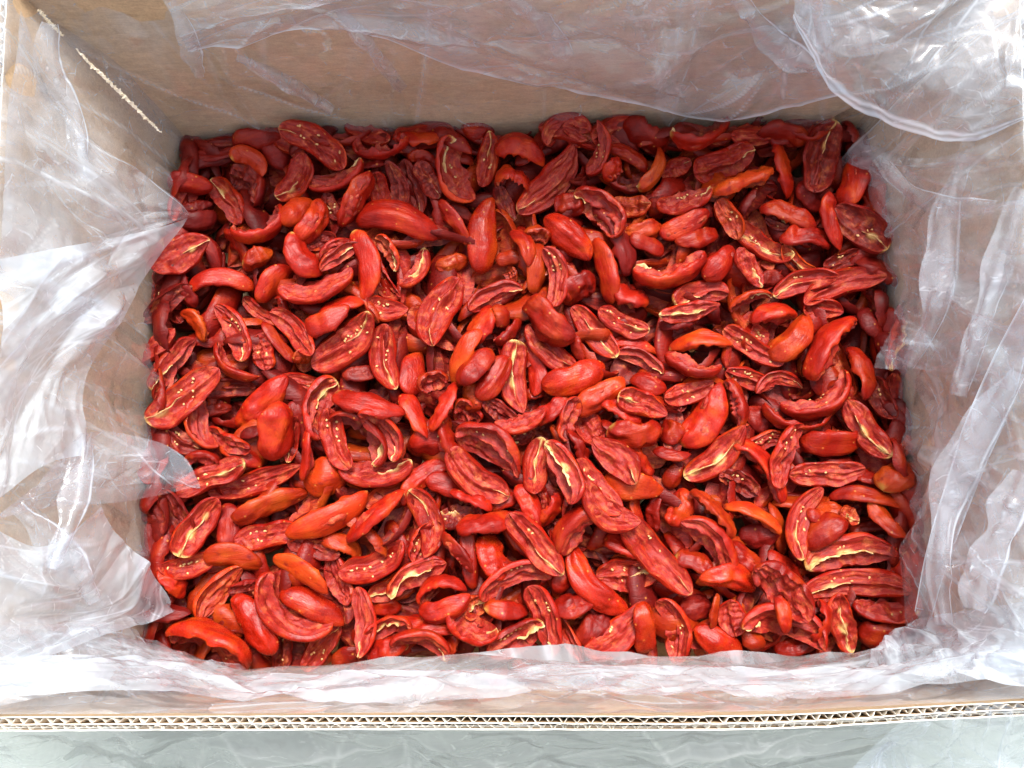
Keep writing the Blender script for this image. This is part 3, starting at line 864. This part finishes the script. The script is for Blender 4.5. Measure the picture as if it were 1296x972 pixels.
        if abs(s.bend) > .004:
            ph = 2*math.atan(2*s.bend); Rr = s.L/2/math.sin(ph)
            X = (Rr+Y)*np.sin(ph*t); Yo = (Rr+Y)*np.cos(ph*t) - Rr*math.cos(ph) - s.bend*s.L*.5
            return np.stack([X, Yo, Z], -1)
        return np.stack([x, Y, Z], -1)
def build(s, pale, left, seeds, nu, ns, nf):
    """list of (name, verts, faces, {attrs})"""
    d = -1. if left else 1.
    t = -np.cos(np.linspace(0, np.pi, nu)); t = .6*t+.4*np.linspace(-1, 1, nu)
    T, Q = np.meshgrid(t, np.linspace(0, 1, ns), indexing='ij')
    parts = []
    P = s.place(*s.skin(T, Q)); amt = (0, .55, .85, 1.3)[pale]
    pk = smooth(T*d, 1.02-.16*amt, 1.0)*np.clip(amt, 0, 1)*.9*np.clip(.55+.6*np.sin(Q*9+s.ph[22]), 0, 1)
    parts.append(('skin', P.reshape(-1,3), gridfaces(nu, ns), {'pale': pk.ravel()}))
    T, V = np.meshgrid(t, np.linspace(1, -1, nf), indexing='ij')
    F = s.place(*s.flesh(T, V))
    sv = V - s.s0*np.cos(1.6*T+s.ph[7])
    reach = (0.9, .5, -.1, -.75)[pale]
    pf = np.exp(-(sv/(s.rw*(.5+.35*pale)))**2)*smooth(T*d, reach, reach+.5)*(0, .5, .75, .95)[pale]*(.45+.55*np.sin(9*T+s.ph[23]))
    pf = np.maximum(pf, smooth(T*d, .98-.12*amt, 1.)*min(amt, 1)*.8)
    parts.append(('flesh', F.reshape(-1,3), gridfaces(nu, nf)[:,::-1], {'pale': np.clip(pf, 0, 1).ravel()}))
    if pale >= 1 and nf > 12:
        n = 18; lo = (0, .55, .05, -.5)[pale]; tt = np.linspace(lo, .97, n); w = (0, .04, .06, .08)[pale]
        wid = w*np.clip(np.sin(np.linspace(.25, 2.9, n)), .1, 1)*(1+.4*np.sin(tt*21+s.ph[3]))
        v0 = s.s0*np.cos(1.6*tt*d+s.ph[7]) + .05*np.sin(7*tt+s.ph[2])
        ring = []
        for dv, lift in ((-1, -.04), (-.6, .09), (.1, .16), (.7, .07), (1, -.04)):
            x, y, z = s.flesh(tt*d, np.clip(v0+dv*wid, -.95, .95)); ring.append(s.place(x, y, z+lift*s.hw*(.7+.4*np.sin(tt*17+s.ph[5]))))
        G = np.stack(ring, 1); fc = gridfaces(n, 5)
        parts.append(('core', G.reshape(-1,3), fc if left else fc[:,::-1], {}))
    if seeds and nf > 12:
        r = s.r; VV, FF, o = [], [], 0; k = int(r.integers(3, 10))
        base_t = r.uniform(-.45, .3)
        for i in range(k):
            sg = 1 if r.random() < .7 else -1
            tt = np.clip(base_t + (i-k/2)*.085 + r.normal()*.03, -.78, .78); vv = np.clip(s.s0 + sg*(.42+r.normal()*.08), -.75, .75)
            if r.random() < .25: tt = r.uniform(-.7, .7)
            c = s.place(*[np.array(q) for q in s.flesh(np.array(tt), np.array(vv))])
            c2 = s.place(*[np.array(q) for q in s.flesh(np.array(tt), np.array(vv))][:2], s.flesh(np.array(tt), np.array(vv))[2]+.001)
            nrm = unit(c2-c); a = r.uniform(0, 3.14)
            e1 = unit(np.cross(nrm, np.array([math.cos(a), math.sin(a), .3]))); e2 = np.cross(nrm, e1)
            sa, sb, sc = r.uniform(.0012, .0018), r.uniform(.0008, .0012), .0005
            lat = np.linspace(-1.2, 1.2, 4)[:,None]; lon = np.linspace(0, 2*np.pi, 7)[:-1][None,:]
            tap = 1-.25*np.cos(lon)
            g = c + nrm*.0003 + (np.cos(lat)*np.cos(lon)*sa)[...,None]*e1 + (np.cos(lat)*np.sin(lon)*sb*tap)[...,None]*e2 + (np.sin(lat)*sc+0*lon)[...,None]*nrm
            VV.append(g.reshape(-1,3)); FF += gridfaces(4, 6, o, True).tolist() + [[o+18+q for q in range(6)]]; o += 24
        parts.append(('seeds', np.vstack(VV), FF, {}))
    return parts
def rot(V, yaw=0, tx=0, ty=0):
    cx, sx = math.cos(tx), math.sin(tx); cy, sy = math.cos(ty), math.sin(ty); c, s_ = math.cos(yaw), math.sin(yaw)
    Mx = np.array([[1,0,0],[0,cx,-sx],[0,sx,cx]]); My = np.array([[cy,0,sy],[0,1,0],[-sy,0,cy]]); Mz = np.array([[c,-s_,0],[s_,c,0],[0,0,1]])
    return V @ (Mz@My@Mx).T

# height map of the growing pile
CELL = .003; GX, GY = 230, 180; X0, Y0 = -.34, -.20
H = np.full((GX, GY), -.044)
def cells(V):
    i = np.clip(((V[:,0]-X0)/CELL).astype(int), 0, GX-1); j = np.clip(((V[:,1]-Y0)/CELL).astype(int), 0, GY-1); return i, j
def settle(V, xy, yaw, cap, q=82, tiltmax=.42):
    """tilt the slice to the pile under it and lower it until it rests; returns yaw, tilts and height"""
    W = rot(V, yaw) + np.array([xy[0], xy[1], 0]); i, j = cells(W)
    h = H[i, j]; x = W[:,0]-xy[0]; y = W[:,1]-xy[1]
    A = np.stack([x, y, np.ones_like(x)], 1); c = np.linalg.lstsq(A, h, rcond=None)[0]
    gx, gy = c[0], c[1]; ca, sa = math.cos(yaw), math.sin(yaw)
    lx, ly = np.clip(gx*ca+gy*sa, -tiltmax, tiltmax), np.clip(-gx*sa+gy*ca, -tiltmax, tiltmax)
    tx, ty = math.atan(ly)*.8, -math.atan(lx)*.8
    W = rot(V, yaw, tx, ty) + np.array([xy[0], xy[1], 0]); i, j = cells(W)
    lo = np.full((GX, GY), 9.); np.minimum.at(lo, (i, j), W[:,2]); hi = np.full((GX, GY), -9.); np.maximum.at(hi, (i, j), W[:,2])
    mk = lo < 8
    z = np.percentile((H-lo)[mk], q); z = min(z, cap)
    return tx, ty, z, (mk, hi)
def commit(mk, hi, z): H[mk] = np.maximum(H[mk], hi[mk]+z)

MATS = [SKIN['r'], FLESH['r'], SKIN['d'], FLESH['d'], SKIN['o'], FLESH['o'], M_CORE, M_SEED]
stuffV, stuffF, stuffM, stuffP, stuffS = [], [], [], [], []; soff = 0
def add_stuff(parts, col, yaw, tx, ty, loc, seedv):
    global soff
    for nm, V, Fc, at_ in parts:
        V = rot(np.asarray(V), yaw, tx, ty) + loc; Fc = np.asarray(Fc)+soff if not isinstance(Fc, list) else [[a+soff for a in f] for f in Fc]
        mi = {'skin': {'r':0,'d':2,'o':4,'g':0}[col], 'flesh': {'r':1,'d':3,'o':5,'g':1}[col], 'core': 6, 'seeds': 7}[nm]
        stuffV.append(V); stuffF.extend(Fc if isinstance(Fc, list) else Fc.tolist()); stuffM.extend([mi]*len(Fc))
        stuffP.append(at_.get('pale', np.zeros(len(V)))); stuffS.append(np.full(len(V), seedv)); soff += len(V)
# the outline of the pile at tomato level
EDGE = np.vstack([at(*np.array(LOWP[s]).T, 0.)[:-1] for s in ('back','right','front','left')])[:,:2]
def inside(p, margin):
    a = EDGE; b = np.roll(EDGE, -1, 0); e = b-a; d = p-a
    return ((e[:,1]*d[:,0]-e[:,0]*d[:,1])/np.linalg.norm(e, axis=1)*1. > margin).all()
# hidden lower layers
fill = np.random.default_rng(5); cnt = 0
xs_ = np.linspace(-.28, .29, 21); ys_ = np.linspace(-.16, .32, 19)
pts = [(x+o_, y+o_) for o_ in (0, .014) for x in xs_ for y in ys_ + .0]
for x, y in pts:
    p = np.array([x, y]) + fill.normal(size=2)*.005
    if not inside(p, .021 if p[1] < .27 and p[0] < .2 else .008): continue
    L, Wd = fill.uniform(.045, .062), fill.uniform(.019, .027)
    s = Slice(L, Wd, fill.choice([0, 20, -40, 60, 130, -130, 110, -60]), fill.normal()*.08, fill)
    pa = build(s, 0, False, False, 16, 8, 9); yaw = fill.uniform(0, 6.28)
    Vv = np.vstack([q[1] for q in pa])
    tx, ty, z, c = settle(Vv, p, yaw, -.012, 70, .25)
    commit(*c, z); cnt += 1
    add_stuff(pa, fill.choice(['r','d','d','o']), yaw, tx, ty, np.array([p[0], p[1], z]), s.seedv)

# slices lying along the walls, closing the edge of the pile
for sd in ('back', 'left', 'right', 'back', 'left'):
    pl = at(*np.array(LOWP[sd]).T, 0.); pr = resample(pl, 26); tg = unit(np.gradient(pr, axis=0)); on_ = np.stack([-tg[:,1], tg[:,0]], -1)
    for k_ in range(1, 25):
        p = pr[k_,:2] - on_[k_]*fill.uniform(.008, .017); s = Slice(fill.uniform(.042, .056), fill.uniform(.016, .022), fill.choice([0, 40, -40, 110, -110, 160]), fill.normal()*.06, fill)
        pa = build(s, int(fill.choice([0, 0, 1])), False, False, 20, 8, 11); yaw = math.atan2(tg[k_,1], tg[k_,0]) + fill.normal()*.45
        Vv = np.vstack([q[1] for q in pa]); tx, ty, z, c = settle(Vv, p, yaw, .002, 70, .25); commit(*c, z)
        add_stuff(pa, fill.choice(['r','d','r']), yaw, tx, ty, np.array([p[0], p[1], z]), s.seedv)

# traced slices
items = []; ox = oy = 0
for ln in ANN.strip().split('\n'):
    w = ln.split()
    if w[0] == 'T': ox, oy = float(w[1]), float(w[2]); continue
    x, y, L, Wd, ang, roll, bend = map(float, w[:7]); fl = w[7]
    items.append(dict(x=ox+x/4, y=oy+y/4, L=L/4, W=Wd/4, ang=ang, roll=roll, bend=bend, col='g' if 'g' in fl and fl[0] != 'o' else fl[0], layer=int(fl[1]),
                      pale=int(fl[fl.index('p')+1]) if 'p' in fl else 0, left='<' in fl, seeds=fl.endswith('s') or fl.endswith('sg')))
order = sorted(range(len(items)), key=lambda i: (items[i]['layer'], items[i]['y']*0+((i*37) % 101)))
show = sorted(range(len(items)), key=lambda i: -(items[i]['L']*items[i]['W']*(.55, .8, 1.1, 1.6)[items[i]['layer']]))
KEEP = set(show[:300])
GROUP = 'tomato slices heaped in the box'
roots = []
for i in order:
    it = items[i]; r = np.random.default_rng(1000+i)
    capz = {1: -.002, 2: .006, 3: .013}[it['layer']]; z = capz
    sc = lambda z: (CZ-z)/F_PX
    ro_ = it['roll']
    if abs(ro_) > 165 and it['col'] != 'g': ro_ += r.choice([-1, 1])*r.uniform(20, 66)
    elif abs(ro_) > 165: ro_ += r.choice([-1, 1])*r.uniform(5, 25)
    bd = it['bend'] + (np.sign(it['bend']) or r.choice([-1, 1]))*r.uniform(.02, .09)
    s = Slice(it['L']*sc(z)*1.06, min(it['W'], 44 if it['x'] > 300 or it['y'] < 780 else 99)*sc(z)*1.05, ro_, bd, r)
    pa = build(s, it['pale'], it['left'], it['seeds'], 40, 18, 26)
    V = np.vstack([q[1] for q in pa if q[0] in ('skin', 'flesh')]); zmid = (V[:,2].max()+V[:,2].min())/2
    yaw = R(it['ang'])
    for _ in range(2):
        p = at(it['x'], it['y'], z + zmid)[None][0][:2]
        tx, ty, z, c = settle(V, p, yaw, capz, 78)
    commit(*c, z)
    loc = np.array([p[0], p[1], z]); it['loc'] = loc
    if i in KEEP:
        e = empty('tomato_slice', loc.tolist(), yaw); it['obj'] = e; roots.append(it)
        for nm, Vp, Fc, at_ in pa:
            Vl = rot(np.asarray(Vp), 0, tx, ty); at_ = dict(at_); at_['seed'] = np.full(len(Vl), s.seedv)
            m = {'skin': SKIN[it['col']], 'flesh': FLESH[it['col']], 'core': M_CORE, 'seeds': M_SEED}[nm]
            mesh(nm, Vl, Fc, m, True, at_, parent=e, kind='stuff' if nm == 'seeds' else None)
    else: add_stuff(pa, it['col'], yaw, tx, ty, loc, s.seedv)
o = mesh('tomato_pile', np.vstack(stuffV), stuffF, MATS, True, {'pale': np.concatenate(stuffP), 'seed': np.concatenate(stuffS)}, matidx=stuffM, kind='stuff')
o['label'] = 'lower layers of dark red tomato slices showing between the upper ones'; o['category'] = 'tomatoes'
print('slices', len(roots), 'stuff verts', soff, 'fill', cnt)

# ---------------------------------------------------------------- a label for every slice
def describe(it):
    x, y = (it['x']-175)/990, (it['y']-160)/690
    roll = abs((it['roll']+180) % 360-180)
    size = 'large' if it['L']*it['W'] > 3300 else 'short' if it['L'] < 55 else 'long slim' if it['W']/it['L'] < .34 and it['L'] > 65 else ''
    colr = {'r': 'red', 'g': 'glossy red', 'o': 'orange-red', 'd': 'dark red'}[it['col']]
    if roll > 140: pose = 'slice skin up'
    elif roll < 50: pose = 'slice cut side up' + (' with seeds' if it['seeds'] else '')
    else: pose = 'slice on edge' + (' with seeds' if it['seeds'] else '')
    if abs(it['bend']) >= .12: pose = 'curled ' + pose
    pale = {0: '', 1: '', 2: ' pale-tipped', 3: ' yellow-streaked'}[it['pale']]
    a = it['ang'] % 180
    dr = 'crosswise' if a < 22 or a > 158 else 'leaning right' if a < 68 else 'pointing back' if a < 112 else 'leaning left'
    cx = ['far left', 'left of centre', 'centre', 'right of centre', 'far right'][min(4, max(0, int(x*5)))]
    cy = ['back edge', 'back half', 'middle', 'front half', 'front edge'][min(4, max(0, int(y*5)))]
    return size, colr, pale, pose, dr, cx, cy
lab = {}
for it in roots:
    size, colr, pale, pose, dr, cx, cy = describe(it)
    it['lab'] = ' '.join(f'{size} {colr}{pale} {pose}, {dr}, {cy}, {cx}'.split())
    lab.setdefault(it['lab'], []).append(it)
ORD = ['', 'second ', 'third ', 'fourth ', 'fifth ', 'sixth ']
for k, g in lab.items():
    if len(g) > 1:
        spanx = max(i['x'] for i in g)-min(i['x'] for i in g); spany = max(i['y'] for i in g)-min(i['y'] for i in g)
        ax = 'x' if spanx >= spany else 'y'; g.sort(key=lambda i: i[ax]); lo, hi = ('leftmost', 'rightmost') if ax == 'x' else ('rearmost', 'frontmost')
        for n_, it in enumerate(g):
            it['lab'] = (lo if n_ == 0 else hi if n_ == len(g)-1 else f'{ORD[n_]}{lo}') + ' ' + k
for it in roots: tag(it['obj'], it['lab'], 'tomato slice', GROUP)
print('longest label', max(len(i['lab'].split()) for i in roots), 'unique', len({i['lab'] for i in roots}))
